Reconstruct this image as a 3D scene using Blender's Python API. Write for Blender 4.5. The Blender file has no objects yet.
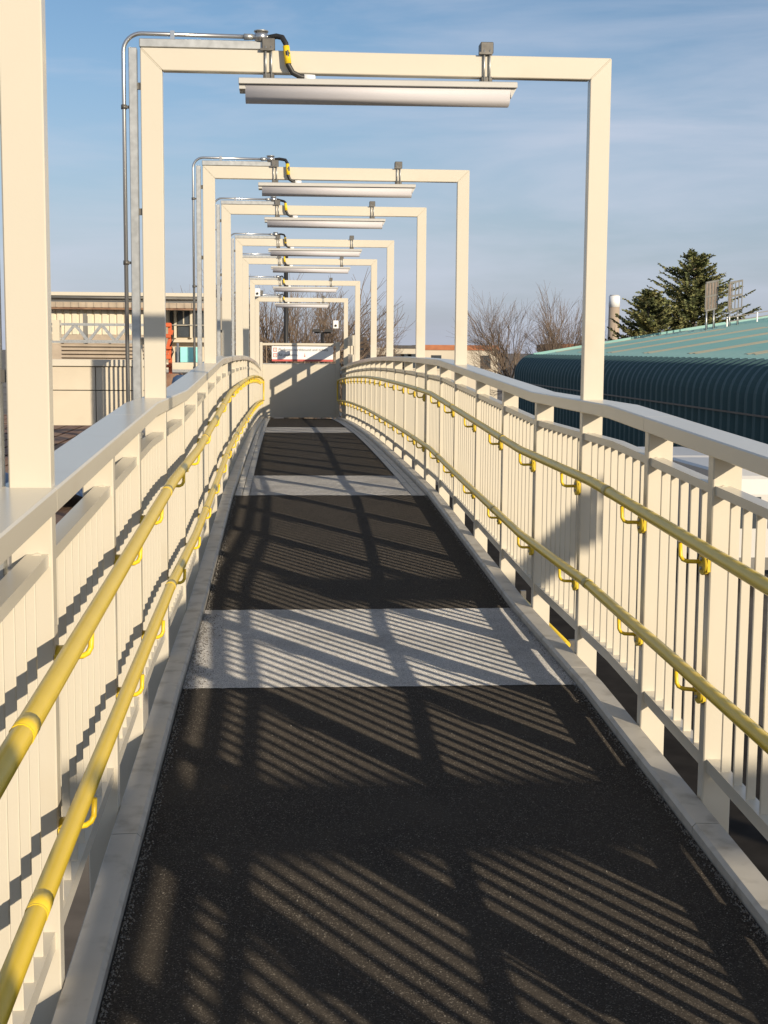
import bpy, bmesh, math, random
import numpy as np
from mathutils import Vector, Matrix
random.seed(11)
S = bpy.context.scene
C = S.collection

# ------------------------------------------------------------------ camera
CX = -0.4472
F_PX, YAW, PITCH, ROLL = 1385.44, math.radians(4.2015), math.radians(6.6691), math.radians(0.4248)
fw = Vector((math.sin(YAW)*math.cos(PITCH), math.cos(YAW)*math.cos(PITCH), -math.sin(PITCH)))
rt = Vector((math.cos(YAW), -math.sin(YAW), 0.0))
up = rt.cross(fw)
rt2 = rt*math.cos(ROLL) + up*math.sin(ROLL)
up2 = -rt*math.sin(ROLL) + up*math.cos(ROLL)
cam = bpy.data.cameras.new('camera')
cam.sensor_fit = 'VERTICAL'; cam.sensor_height = 24.0
cam.lens = F_PX/1024*24.0
cam.clip_start = 0.05; cam.clip_end = 6000
camo = bpy.data.objects.new('camera', cam); C.objects.link(camo)
M3 = Matrix((rt2, up2, -fw)).transposed()
camo.matrix_world = Matrix.Translation((CX, 0, 0)) @ M3.to_4x4()
S.camera = camo

# ------------------------------------------------------------------ light
AZ, EL = math.radians(31.1), math.radians(16.45)          # sun behind the camera, to the right
sun_dir = Vector((math.sin(AZ)*math.cos(EL), -math.cos(AZ)*math.cos(EL), math.sin(EL)))
sl = bpy.data.lights.new('sun', 'SUN'); sl.energy = 5.0; sl.angle = math.radians(0.53)
sl.color = (1.0, 0.85, 0.65)
so = bpy.data.objects.new('sun', sl); C.objects.link(so)
so.rotation_euler = (-sun_dir).to_track_quat('-Z', 'Y').to_euler()
so.location = (0, 0, 40)
W = bpy.data.worlds.new('World'); S.world = W; W.use_nodes = True
nt = W.node_tree; nt.nodes.clear()
wo = nt.nodes.new('ShaderNodeOutputWorld'); bg = nt.nodes.new('ShaderNodeBackground')
sky = nt.nodes.new('ShaderNodeTexSky'); sky.sky_type = 'NISHITA'; sky.sun_disc = False
sky.sun_elevation = EL; sky.sun_rotation = math.pi - AZ
sky.air_density = 1.0; sky.dust_density = 0.6; sky.ozone_density = 3.2; sky.altitude = 50
bg.inputs['Strength'].default_value = 0.1
tc = nt.nodes.new('ShaderNodeTexCoord')
mp = nt.nodes.new('ShaderNodeMapping'); mp.inputs['Scale'].default_value = (1.1, 1.1, 7.5)
mp.inputs['Rotation'].default_value = (0.10, 0.06, 0)
nz = nt.nodes.new('ShaderNodeTexNoise'); nz.inputs['Scale'].default_value = 2.6
nz.inputs['Detail'].default_value = 7; nz.inputs['Roughness'].default_value = .55
nz.inputs['Distortion'].default_value = .35
cr = nt.nodes.new('ShaderNodeValToRGB')
cr.color_ramp.elements[0].position = .38; cr.color_ramp.elements[0].color = (0, 0, 0, 1)
cr.color_ramp.elements[1].position = .74; cr.color_ramp.elements[1].color = (.80, .80, .80, 1)
mx = nt.nodes.new('ShaderNodeMix'); mx.data_type = 'RGBA'
mx.inputs[7].default_value = (5.6, 6.0, 7.1, 1)
nt.links.new(tc.outputs['Generated'], mp.inputs['Vector']); nt.links.new(mp.outputs[0], nz.inputs['Vector'])
nt.links.new(nz.outputs[0], cr.inputs[0]); nt.links.new(cr.outputs[0], mx.inputs[0])
sx_ = nt.nodes.new('ShaderNodeSeparateXYZ'); nt.links.new(tc.outputs['Generated'], sx_.inputs[0])
hr = nt.nodes.new('ShaderNodeMapRange'); hr.interpolation_type = 'SMOOTHSTEP'
hr.inputs[1].default_value = -.02; hr.inputs[2].default_value = .24; hr.inputs[3].default_value = .80; hr.inputs[4].default_value = .0
nt.links.new(sx_.outputs[2], hr.inputs[0])
hz = nt.nodes.new('ShaderNodeMix'); hz.data_type = 'RGBA'; hz.inputs[7].default_value = (3.9, 4.25, 5.5, 1)
nt.links.new(hr.outputs[0], hz.inputs[0]); nt.links.new(sky.outputs[0], hz.inputs[6])
nt.links.new(hz.outputs[2], mx.inputs[6]); nt.links.new(mx.outputs[2], bg.inputs[0])
nt.links.new(bg.outputs[0], wo.inputs[0])
S.view_settings.view_transform = 'Standard'; S.view_settings.look = 'None'
S.view_settings.exposure = 0.15; S.view_settings.gamma = 1.0

# ------------------------------------------------------------------ materials
def mat(name, col, rough=.5, metal=0.0, var=.06, vscale=3.0, bump=0.0, bscale=60.0, spec=.5, col2=None, c2pos=(.45, .6), c2scale=4.0, stretch=None):
    m = bpy.data.materials.new(name); m.use_nodes = True
    n = m.node_tree; b = n.nodes['Principled BSDF']
    b.inputs['Roughness'].default_value = rough; b.inputs['Metallic'].default_value = metal
    b.inputs['Specular IOR Level'].default_value = spec
    t = n.nodes.new('ShaderNodeTexCoord'); src = t.outputs['Object']
    if stretch:
        q = n.nodes.new('ShaderNodeMapping'); q.inputs['Scale'].default_value = stretch
        n.links.new(src, q.inputs[0]); src = q.outputs[0]
    z = n.nodes.new('ShaderNodeTexNoise'); z.inputs['Scale'].default_value = vscale; z.inputs['Detail'].default_value = 6
    n.links.new(src, z.inputs['Vector'])
    r = n.nodes.new('ShaderNodeValToRGB')
    r.color_ramp.elements[0].position = .3; r.color_ramp.elements[1].position = .7
    r.color_ramp.elements[0].color = (*[c*(1-var) for c in col], 1)
    r.color_ramp.elements[1].color = (*[min(1, c*(1+var)) for c in col], 1)
    n.links.new(z.outputs[0], r.inputs[0]); out = r.outputs[0]
    if col2:
        z2 = n.nodes.new('ShaderNodeTexNoise'); z2.inputs['Scale'].default_value = c2scale; z2.inputs['Detail'].default_value = 8
        n.links.new(src, z2.inputs['Vector'])
        r2 = n.nodes.new('ShaderNodeValToRGB'); r2.color_ramp.elements[0].position = c2pos[0]; r2.color_ramp.elements[1].position = c2pos[1]
        n.links.new(z2.outputs[0], r2.inputs[0])
        x = n.nodes.new('ShaderNodeMix'); x.data_type = 'RGBA'
        n.links.new(r2.outputs[0], x.inputs[0]); n.links.new(out, x.inputs[6]); x.inputs[7].default_value = (*col2, 1)
        out = x.outputs[2]
    n.links.new(out, b.inputs['Base Color'])
    if bump:
        z3 = n.nodes.new('ShaderNodeTexNoise'); z3.inputs['Scale'].default_value = bscale; z3.inputs['Detail'].default_value = 4
        n.links.new(src, z3.inputs['Vector'])
        bp = n.nodes.new('ShaderNodeBump'); bp.inputs['Strength'].default_value = bump; bp.inputs['Distance'].default_value = .004
        n.links.new(z3.outputs[0], bp.inputs['Height']); n.links.new(bp.outputs[0], b.inputs['Normal'])
    return m

def grit(name, base, speck, sparse, wear, wearamt=.4, rough=.75):
    """trowelled resin with stone chips: chips of two sizes, worn cloudy patches, real bump"""
    m = bpy.data.materials.new(name); m.use_nodes = True
    n = m.node_tree; b = n.nodes['Principled BSDF']; L = n.links.new
    t = n.nodes.new('ShaderNodeTexCoord')
    v = n.nodes.new('ShaderNodeTexVoronoi'); v.inputs['Scale'].default_value = 330
    L(t.outputs['Object'], v.inputs['Vector'])
    sep = n.nodes.new('ShaderNodeSeparateColor'); L(v.outputs['Color'], sep.inputs[0])
    r = n.nodes.new('ShaderNodeValToRGB'); e = r.color_ramp.elements
    e[0].position = 0; e[0].color = (*[c*.55 for c in base], 1)
    e[1].position = 1-sparse; e[1].color = (*[c*1.35 for c in base], 1)
    k = e.new(min(.999, 1-sparse*.35)); k.color = (*speck, 1)
    L(sep.outputs[0], r.inputs[0])
    z = n.nodes.new('ShaderNodeTexNoise'); z.inputs['Scale'].default_value = 2.3; z.inputs['Detail'].default_value = 8; z.inputs['Roughness'].default_value = .65
    L(t.outputs['Object'], z.inputs['Vector'])
    r2 = n.nodes.new('ShaderNodeValToRGB'); r2.color_ramp.elements[0].position = .42; r2.color_ramp.elements[1].position = .75
    r2.color_ramp.elements[1].color = (wearamt, wearamt, wearamt, 1)
    L(z.outputs[0], r2.inputs[0])
    x = n.nodes.new('ShaderNodeMix'); x.data_type = 'RGBA'
    L(r2.outputs[0], x.inputs[0]); L(r.outputs[0], x.inputs[6]); x.inputs[7].default_value = (*wear, 1)
    L(x.outputs[2], b.inputs['Base Color'])
    b.inputs['Roughness'].default_value = rough; b.inputs['Specular IOR Level'].default_value = .03
    if 'Diffuse Roughness' in b.inputs: b.inputs['Diffuse Roughness'].default_value = 1.0
    bp = n.nodes.new('ShaderNodeBump'); bp.inputs['Strength'].default_value = 1.0; bp.inputs['Distance'].default_value = .006
    L(sep.outputs[1], bp.inputs['Height']); L(bp.outputs[0], b.inputs['Normal'])
    return m

CREAM = mat('cream_paint', (.585, .54, .44), .24, var=.025, vscale=1.3, bump=.04, bscale=160, col2=(.53, .47, .36), c2pos=(.60, .80), c2scale=1.8)
GALV = mat('galvanised_steel', (.46, .47, .46), .42, .75, var=.16, vscale=26)
CONDUIT = mat('conduit_steel', (.58, .58, .57), .28, .9, var=.05)
DARKSTEEL = mat('dark_clamp_steel', (.12, .115, .105), .5, .5, var=.2, vscale=30)
YELLOW = mat('yellow_coating', (.70, .50, .04), .30, var=.04, vscale=9, bump=.05, bscale=90)
YELLOW2 = mat('bright_yellow_plastic', (.80, .55, .02), .4, var=.03)
COLLAR = mat('collar_grey_yellow', (.46, .37, .12), .45, var=.1)
BLACKRUB = mat('black_rubber', (.02, .02, .02), .5)
KERB = mat('kerb_paint', (.45, .425, .37), .55, var=.10, vscale=5, bump=.15, bscale=45, col2=(.29, .265, .22), c2pos=(.52, .72), c2scale=9)
LAMPBODY = mat('lamp_body_grey', (.47, .465, .44), .5, var=.03)
DIFF = mat('lamp_diffuser', (.56, .55, .575), .65, var=.02)
WHITE = mat('white_plastic', (.78, .78, .76), .4, var=.02)
DECK = grit('black_resin_grit', (.050, .044, .0375), (.20, .18, .15), .09, (.076, .066, .054), .6)
LAND = grit('pale_resin_grit', (.43, .42, .40), (.74, .72, .68), .28, (.24, .23, .215), .6)
SETT = mat('paving_sett', (.46, .44, .39), .75, var=.14, vscale=14, bump=.3, bscale=60)
JOINT = mat('mortar_joint', (.12, .115, .105), .9, var=.2, vscale=20)
UNDER = mat('bridge_steelwork', (.17, .165, .15), .7, var=.15)
BALLAST = mat('ground_ballast', (.115, .098, .082), .95, var=.35, vscale=1.6, bump=.8, bscale=9, col2=(.17, .155, .135), c2scale=.12)

# ------------------------------------------------------------------ mesh helpers
class MB:
    def __init__(s): s.v = []; s.f = []; s.sm = []
    def face_prism(s, pts_a, pts_b, smooth=False):
        n = len(pts_a); o = len(s.v); s.v += [tuple(p) for p in pts_a] + [tuple(p) for p in pts_b]
        for i in range(n):
            j = (i+1) % n; s.f.append((o+i, o+j, o+n+j, o+n+i)); s.sm.append(smooth)
        s.f.append(tuple(o+i for i in range(n))[::-1]); s.sm.append(False)
        s.f.append(tuple(o+n+i for i in range(n))); s.sm.append(False)
        return s
    def box(s, x0, x1, y0, y1, z0, z1):
        return s.face_prism([(x0, y0, z0), (x1, y0, z0), (x1, y1, z0), (x0, y1, z0)], [(x0, y0, z1), (x1, y0, z1), (x1, y1, z1), (x0, y1, z1)])
    def bar(s, a, b, w, h=None, upv=(0, 0, 1)):
        h = h or w; a = Vector(a); b = Vector(b); d = (b-a).normalized(); u = Vector(upv)
        if abs(d.dot(u)) > .97: u = Vector((0, 1, 0))
        r = d.cross(u).normalized(); u = r.cross(d)
        q = [(-1, -1), (1, -1), (1, 1), (-1, 1)]
        return s.face_prism([a+r*w/2*i+u*h/2*j for i, j in q], [b+r*w/2*i+u*h/2*j for i, j in q])
    def tube(s, pts, r, n=10, cap=True, smooth=True):
        pts = [Vector(p) for p in pts]; rr = r if isinstance(r, (list, tuple)) else [r]*len(pts)
        o = len(s.v); prev = None
        for i, p in enumerate(pts):
            d = ((pts[min(i+1, len(pts)-1)]-p).normalized() + (p-pts[max(i-1, 0)]).normalized()).normalized()
            if prev is None:
                ref = Vector((0, 0, 1)) if abs(d.z) < .9 else Vector((1, 0, 0))
                u = d.cross(ref).normalized()
            else: u = (prev - d*prev.dot(d)).normalized()
            prev = u; w = d.cross(u)
            for k in range(n):
                a = 2*math.pi*k/n; s.v.append(tuple(p + (u*math.cos(a)+w*math.sin(a))*rr[i]))
        for i in range(len(pts)-1):
            for k in range(n):
                k2 = (k+1) % n; s.f.append((o+i*n+k, o+i*n+k2, o+(i+1)*n+k2, o+(i+1)*n+k)); s.sm.append(smooth)
        if cap:
            s.f.append(tuple(o+k for k in range(n))[::-1]); s.sm.append(False)
            s.f.append(tuple(o+(len(pts)-1)*n+k for k in range(n))); s.sm.append(False)
        return s
    def sweep(s, sections):
        """sections: list of equal-length closed profiles"""
        n = len(sections[0]); o = len(s.v)
        for q in sections: s.v += [tuple(p) for p in q]
        for i in range(len(sections)-1):
            for k in range(n):
                k2 = (k+1) % n; s.f.append((o+i*n+k, o+i*n+k2, o+(i+1)*n+k2, o+(i+1)*n+k)); s.sm.append(False)
        s.f.append(tuple(o+k for k in range(n))[::-1]); s.f.append(tuple(o+(len(sections)-1)*n+k for k in range(n))); s.sm += [False, False]
        return s
    def quad(s, *p):
        o = len(s.v); s.v += [tuple(q) for q in p]; s.f.append(tuple(range(o, o+len(p)))); s.sm.append(False); return s
WL = {}
def mesh_of(name, mb, material, bevel=0, off=(0, 0, 0)):
    me = bpy.data.meshes.new(name)
    ox, oy, oz = off
    me.from_pydata([(x-ox, y-oy, z-oz) for x, y, z in mb.v], [], mb.f)
    me.polygons.foreach_set('use_smooth', mb.sm)
    bm = bmesh.new(); bm.from_mesh(me)
    bmesh.ops.recalc_face_normals(bm, faces=bm.faces)
    if bevel:
        ed = [e for e in bm.edges if len(e.link_faces) == 2 and e.calc_face_angle(0) > .6]
        bmesh.ops.bevel(bm, geom=ed, offset=bevel, segments=1, affect='EDGES', profile=.5, clamp_overlap=True)
    bm.to_mesh(me); bm.free()
    me.materials.append(material); me.update()
    return me
def obj(name, mb, material, parent=None, bevel=0, kind=None):
    off = WL[parent] if parent else (0, 0, 0)
    o = bpy.data.objects.new(name, mesh_of(name, mb, material, bevel, off)); C.objects.link(o)
    if parent: o.parent = parent
    WL[o] = off
    if kind: o['kind'] = kind
    return o
def thing(name, label, cat, loc=(0, 0, 0), group=None):
    o = bpy.data.objects.new(name, None); C.objects.link(o); o.location = loc; WL[o] = tuple(loc)
    o.empty_display_size = .2
    o['label'] = label; o['category'] = cat
    if group: o['group'] = group
    return o
def tag(o, label, cat, group=None):
    o['label'] = label; o['category'] = cat
    if group: o['group'] = group
    return o
def dup(o, parent=None):
    c = o.copy(); C.objects.link(c)
    if parent: c.parent = parent
    for ch in list(o.children): dup(ch, c)
    return c
def inst(name, me, parent, loc):
    o = bpy.data.objects.new(name, me); C.objects.link(o); o.parent = parent; o.location = loc; return o
def struct(name, mb, m, bevel=0): return obj(name, mb, m, None, bevel, 'structure')

# ------------------------------------------------------------------ the long profile of the bridge
KY = [-9, 6.05, 7.95, 12.8, 15, 17, 20, 23, 26, 28, 30, 33, 36]
KZ = [-.79, -.233, -.233, -.083, -.076, -.078, -.093, -.128, -.19, -.235, -.29, -.385, -.50]
_gy = np.arange(-9, 36.01, .05); _gz = np.interp(_gy, KY, KZ)
_k = np.ones(31)/31; _sm = np.convolve(np.pad(_gz, 15, 'edge'), _k, 'valid')
_wt = np.clip((_gy-13.2)/1.5, 0, 1); _gz = _gz*(1-_wt)+_sm*_wt
def rail(y): return float(np.interp(y, _gy, _gz))
def deck(y): return rail(y) - float(np.interp(y, [6, 13], [1.295, 1.268]))
def stations(a, b):
    ys = {a, b} | {k for k in (6.05, 7.95, 12.8) if a < k < b}
    y = 13.5
    while y < b:
        if y > a: ys.add(y)
        y += .8
    return sorted(ys)
FY = [-1.0, 3.345, 6.63, 11.652, 15.126, 19.498, 22.989, 28.009, 33.174]      # portal frames
END = 35.2
# ------------------------------------------------------------------ ground and walkway
g = MB(); g.quad((-1500, -300, -5.5), (1500, -300, -5.5), (1500, 3000, -5.5), (-1500, 3000, -5.5))
struct('ground', g, BALLAST)
XD = .9
def strip(name, a, b, x0f, x1f, m, th=.05, dz=0.0):
    mb = MB(); secs = []
    for y in stations(a, b):
        x0, x1, z = x0f(y), x1f(y), deck(y)+dz
        secs.append([(x0, y, z-th), (x1, y, z-th), (x1, y, z), (x0, y, z)])
    return struct(name, mb.sweep(secs), m)
def ragged(name, a, b, xw, m):
    """trowelled bay laid between masking tape: edges wander by a few millimetres"""
    rnd = random.Random(int(a*100)); n = 90; mb = MB()
    xs = [-xw+2*xw*i/n for i in range(n+1)]; w = 0
    ea = []; eb = []
    for e in (ea, eb):
        w = 0
        for i in range(n+1): w = w*.8+rnd.gauss(0, .0026); e.append(w)
    ys = [a]+[y for y in stations(a, b) if a < y < b]+[b]
    rows = []
    for k, y in enumerate(ys):
        o = len(mb.v); rows.append(o)
        for i, x in enumerate(xs):
            yy = y+(ea[i] if k == 0 else eb[i] if k == len(ys)-1 else 0)
            mb.v.append((x, yy, deck(yy)+.003))
    for k in range(len(ys)-1):
        for i in range(n): mb.f.append((rows[k]+i, rows[k]+i+1, rows[k+1]+i+1, rows[k+1]+i)); mb.sm.append(False)
    return struct(name, mb, m)
L1a, L1b, L2a, L2b, L3a, L3b = 6.17, 8.02, 12.85, 14.8, 23.6, 26.2
xl = lambda y: -.9 if y < L2b-.01 else -.755
xr = lambda y: .9 if y < L2a else .755
cl = lambda v: (lambda y: v)
strip('walkway', -8.5, L1a+.05, cl(-XD), cl(XD), DECK)
ragged('landing', L1a, L1b, XD, LAND)
strip('walkway', L1b-.05, L2a+.003, cl(-XD), cl(XD), DECK)
ragged('landing', L2a, L2b, .755, LAND)
strip('walkway', L2b-.05, L3a+.05, cl(-.755), cl(.755), DECK)
ragged('landing', L3a, L3b, .755, LAND)
strip('walkway', L3b-.05, END-.03, cl(-.755), cl(.755), DECK)
strip('bridge_deck', -8.5, END+.6, cl(-1.0), cl(1.0), UNDER, th=.30, dz=-.052)
for sx in (-1, 1):
    bed = MB(); secs = []
    x0, x1 = sorted((sx*.755, sx*.9))
    for y in stations(L2a, END-.03): secs.append([(x0, y, deck(y)-.05), (x1, y, deck(y)-.05), (x1, y, deck(y)-.012), (x0, y, deck(y)-.012)])
    bo = struct('paved_gutter', bed.sweep(secs), JOINT)
    ya = L2a+.01; row = 0
    sett = mesh_of('paving_sett', MB().box(-.0335, .0335, 0, .188, -.04, 0), SETT, .006)
    sett2 = mesh_of('paving_sett', MB().box(-.0335, .0335, 0, .388, -.04, 0), SETT, .006)
    while ya < END-.45:
        L = .2 if sx < 0 else .4
        for c, xc in enumerate((.792, .864)):
            o = inst('paving_sett', sett if sx < 0 else sett2, bo, (sx*xc, ya, deck(ya)+random.uniform(-.002, .004)))
            o.rotation_euler.x = math.atan2(deck(ya+.2)-deck(ya), .2)
        ya += L
    # kerb: precast/painted lengths with open joints
    ks = [-8.4, -5.2, -2.1, .3, 2.25, 4.35, 6.35, 8.35, 10.4, 12.5, 14.6, 16.7, 18.8, 20.9, 23, 25.1, 27.2, 29.3, 31.4, 33.5, END]
    kroot = struct('kerb', MB().box(sx*.999 if sx < 0 else .902, -.902 if sx < 0 else .999, -8.45, -8.41, deck(-8.4)-.1, deck(-8.4)+.04), KERB)
    for a, b in zip(ks[:-1], ks[1:]):
        secs = []
        for y in stations(a+.003, b-.003):
            z = deck(y); xi, xo = .900+.004, 1.0
            p = [(xi, y, z-.09), (xi, y, z+.030), (xi+.012, y, z+.042), (xo-.004, y, z+.040), (xo, y, z+.034), (xo, y, z-.09)]
            secs.append([(sx*q[0], q[1], q[2]) for q in p])
        obj('kerb_length', MB().sweep(secs), KERB, kroot)

# loose chips swept against the kerbs and off the pale bays
gm = MB(); rg = random.Random(4)
def chip(x, y, r):
    o = len(gm.v); z = deck(y)+.003; a = rg.random()*6.28
    for k in range(3): gm.v.append((x+r*math.cos(a+k*2.1), y+r*math.sin(a+k*2.1), z-.001))
    gm.v.append((x+rg.uniform(-.4, .4)*r, y+rg.uniform(-.4, .4)*r, z+r*rg.uniform(.6, 1.3)))
    for q in ((0, 1, 3), (1, 2, 3), (2, 0, 3)): gm.f.append(tuple(o+i for i in q)); gm.sm.append(False)
for _ in range(5200):
    y = 2.4+12.5*rg.random()**1.6; sd = rg.choice((-1, 1)); x = sd*(.897-abs(rg.gauss(0, .014)))
    if y > L2a: continue
    chip(x, y, rg.uniform(.0016, .0048))
for _ in range(900):
    chip(-.9+abs(rg.gauss(0, .05)), rg.uniform(6.15, 7.9), rg.uniform(.002, .006))
for _ in range(700): chip(rg.uniform(-.88, .88), rg.uniform(2.6, 9), rg.uniform(.0015, .0035))
struct('loose_grit', gm, mat('grit_chips', (.20, .185, .16), .8, var=.5, vscale=300))['kind'] = 'stuff'

# ------------------------------------------------------------------ railings
POSTS = sorted([-8.3, -7.1, -5.9, -4.7, -3.5, -2.25, .25, 1.15, 2.15, 4.56, 5.40, 7.85, 9.05, 10.33, 12.75, 13.95, 14.10, 16.55, 18.0, 20.65, 21.8, 24.25, 25.5, 26.75, 29.3, 30.6, 31.9, 34.1])
ALL = sorted(POSTS + FY)
bal_bot, bal_top = -1.112, -.188
BAL = mesh_of('baluster', MB().box(-.0155, .0155, -.005, .005, bal_bot, bal_top), CREAM, .0025)
def post_mesh():
    return mesh_of('post', MB().box(-.05, .05, 0, .06, -1.72, -.035), CREAM, .004)
POST = post_mesh()
LUG = mesh_of('rail_lug', MB().tube([(0, -.02, 0), (0, .02, 0)], .02, 8), CREAM)
def railing(sx, label):
    root = thing('bridge_railing', label, 'railing', (0, 0, 0), 'railings along the footbridge')
    for y in POSTS: inst('post', POST, root, (sx*1.05, y, rail(y)))
    br = [FY[0]-7.4] + FY + [END+.1]
    extra = sorted(set(br + [5.43, 9.08, 10.36, 13.98, 25.5, 30.6]))
    for a, b in zip(extra[:-1], extra[1:]):
        secs = []
        for y in stations(a+.0015, b-.0015):
            z = rail(y)
            p = [(.990, y, z-.060), (.986, y, z-.056), (.986, y, z-.005), (.991, y, z), (1.121, y, z), (1.126, y, z-.005), (1.126, y, z-.060)]
            secs.append([(sx*q[0], q[1], q[2]) for q in p])
        obj('top_rail', MB().sweep(secs), CREAM, root)
    for a, b in zip(ALL[:-1], ALL[1:]):
        y0, y1 = a+.06, b
        if y1-y0 < .3: continue
        pn = None
        for zc, h, w in ((-.176, .032, .052), (-1.131, .046, .046)):
            mb = MB()
            mb.sweep([[(sx*1.035-w/2, y, rail(y)+zc-h/2), (sx*1.035+w/2, y, rail(y)+zc-h/2), (sx*1.035+w/2, y, rail(y)+zc+h/2), (sx*1.035-w/2, y, rail(y)+zc+h/2)] for y in stations(y0-.004, y1+.004)])
            if pn is None: pn = obj('railing_panel', mb, CREAM, root)
            else: obj('bottom_bar', mb, CREAM, pn)
        if y1 > 1.0:
            for yy in (y0, y1): inst('rail_lug', LUG, pn, (sx*1.035, yy, rail(yy)-.176))
        n = max(2, round((y1-y0)/.128)-1); st = (y1-y0)/(n+1)
        for i in range(n):
            y = y0+st*(i+1)
            inst('baluster', BAL, pn, (sx*1.035, y, rail(y)))
    return root
railing(-1, 'cream steel railing along the left side of the footbridge, its inner face sunlit')
railing(1, 'cream steel railing along the right side of the footbridge, rails shaded inside')

# yellow handrails
BR_POSTS = [y for y in ALL if y > -8]
def handrail(sx, label):
    root = thing('handrail', label, 'handrail', (0, 0, 0), 'yellow handrail pairs on the footbridge')
    ye = END-.35
    ku = [(-8, 0)]
    hl = lambda y: float(np.interp(y, [3, 6.7, 10.6, 14, 20, 33], [.52, .478, .445, .435, .42, .45]))
    hu = lambda y: .952
    hx = lambda h: .942 if (sx < 0 and h is hl) else .925
    for h, nm in ((hu, 'upper_rail'), (hl, 'lower_rail')):
        pts = []
        for y in sorted(set(stations(-8.2, ye)) | {3.0, 4.8, 6.7, 9.2, 10.6}):
            if any(abs(y-k) < .01 for k in (6.05, 7.95, 12.8)):
                for d in (-.14, -.05, .05, .14):
                    zz = deck(y+d)+h(y)
                    pts.append((sx*hx(h), y+d, zz))
            else: pts.append((sx*hx(h), y, deck(y)+h(y)))
        obj(nm, MB().tube(pts, .0228, 14), YELLOW, root)
        cuts = [2.55 if sx < 0 else 2.9, 5.75, 8.6, 11.2, 14.03, 17.6, 21, 25.5, 29.8] if h is hu else [2.75, 6.1, 8.9, 12.2, 14.6, 18.2, 22.4, 27.0]
        for y in cuts:
            obj('coupling', MB().tube([(sx*hx(h), y+d, deck(y+d)+h(y+d)) for d in (-.035, .035)], .0238, 14), YELLOW if y < 5 else COLLAR, root)
            obj('coupling_ring', MB().tube([(sx*hx(h), y+d, deck(y+d)+h(y+d)) for d in (-.040, -.0365)], .0242, 14), YELLOW2 if h is hu else YELLOW, root)
    obj('end_upright', MB().tube([(sx*.925, ye, deck(ye)+hl(ye)), (sx*.925, ye+.02, deck(ye)+.48), (sx*.925, ye+.02, deck(ye)+.92), (sx*.925, ye, deck(ye)+.952)], .0228, 12), YELLOW, root)
    # bracket: rosette plate on the post plus a J-shaped rod up to the tube
    plate = MB().tube([(0, .035, -.005), (-sx*.019, .035, -.005)], .039, 14)
    plate.box(*sorted((0, -sx*.010)), -.004, .075, -.028, .018)
    pm = mesh_of('bracket', plate, YELLOW, 0)
    rod = mesh_of('bracket_rod', MB().tube([(-sx*.012, .05, 0), (-sx*.055, .085, -.004), (-sx*.066, .10, 0), (-sx*.073, .104, .014), (-sx*.075, .105, .06)], .0075, 8), YELLOW2)
    bolt = mesh_of('bolt', MB().tube([(-sx*.016, .035, .012), (-sx*.026, .035, .012)], .007, 6), GALV)
    bl2 = mesh_of('bolt', MB().tube([(-sx*.016, .035, -.02), (-sx*.026, .035, -.02)], .007, 6), GALV)
    for y in BR_POSTS:
        if abs(y-13.95) < .01: continue
        for h in (hu, hl):
            b = inst('bracket', pm, root, (sx*1.0, y, deck(y)+h(y)-.082))
            inst('bracket_rod', rod, b, (0, 0, 0)); inst('bolt', bolt, b, (0, 0, 0)); inst('bolt', bl2, b, (0, 0, 0))
    return root
handrail(-1, 'pair of glossy yellow tube handrails bracketed to the left railing')
handrail(1, 'pair of yellow tube handrails bracketed to the right railing, shaded olive')

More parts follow.
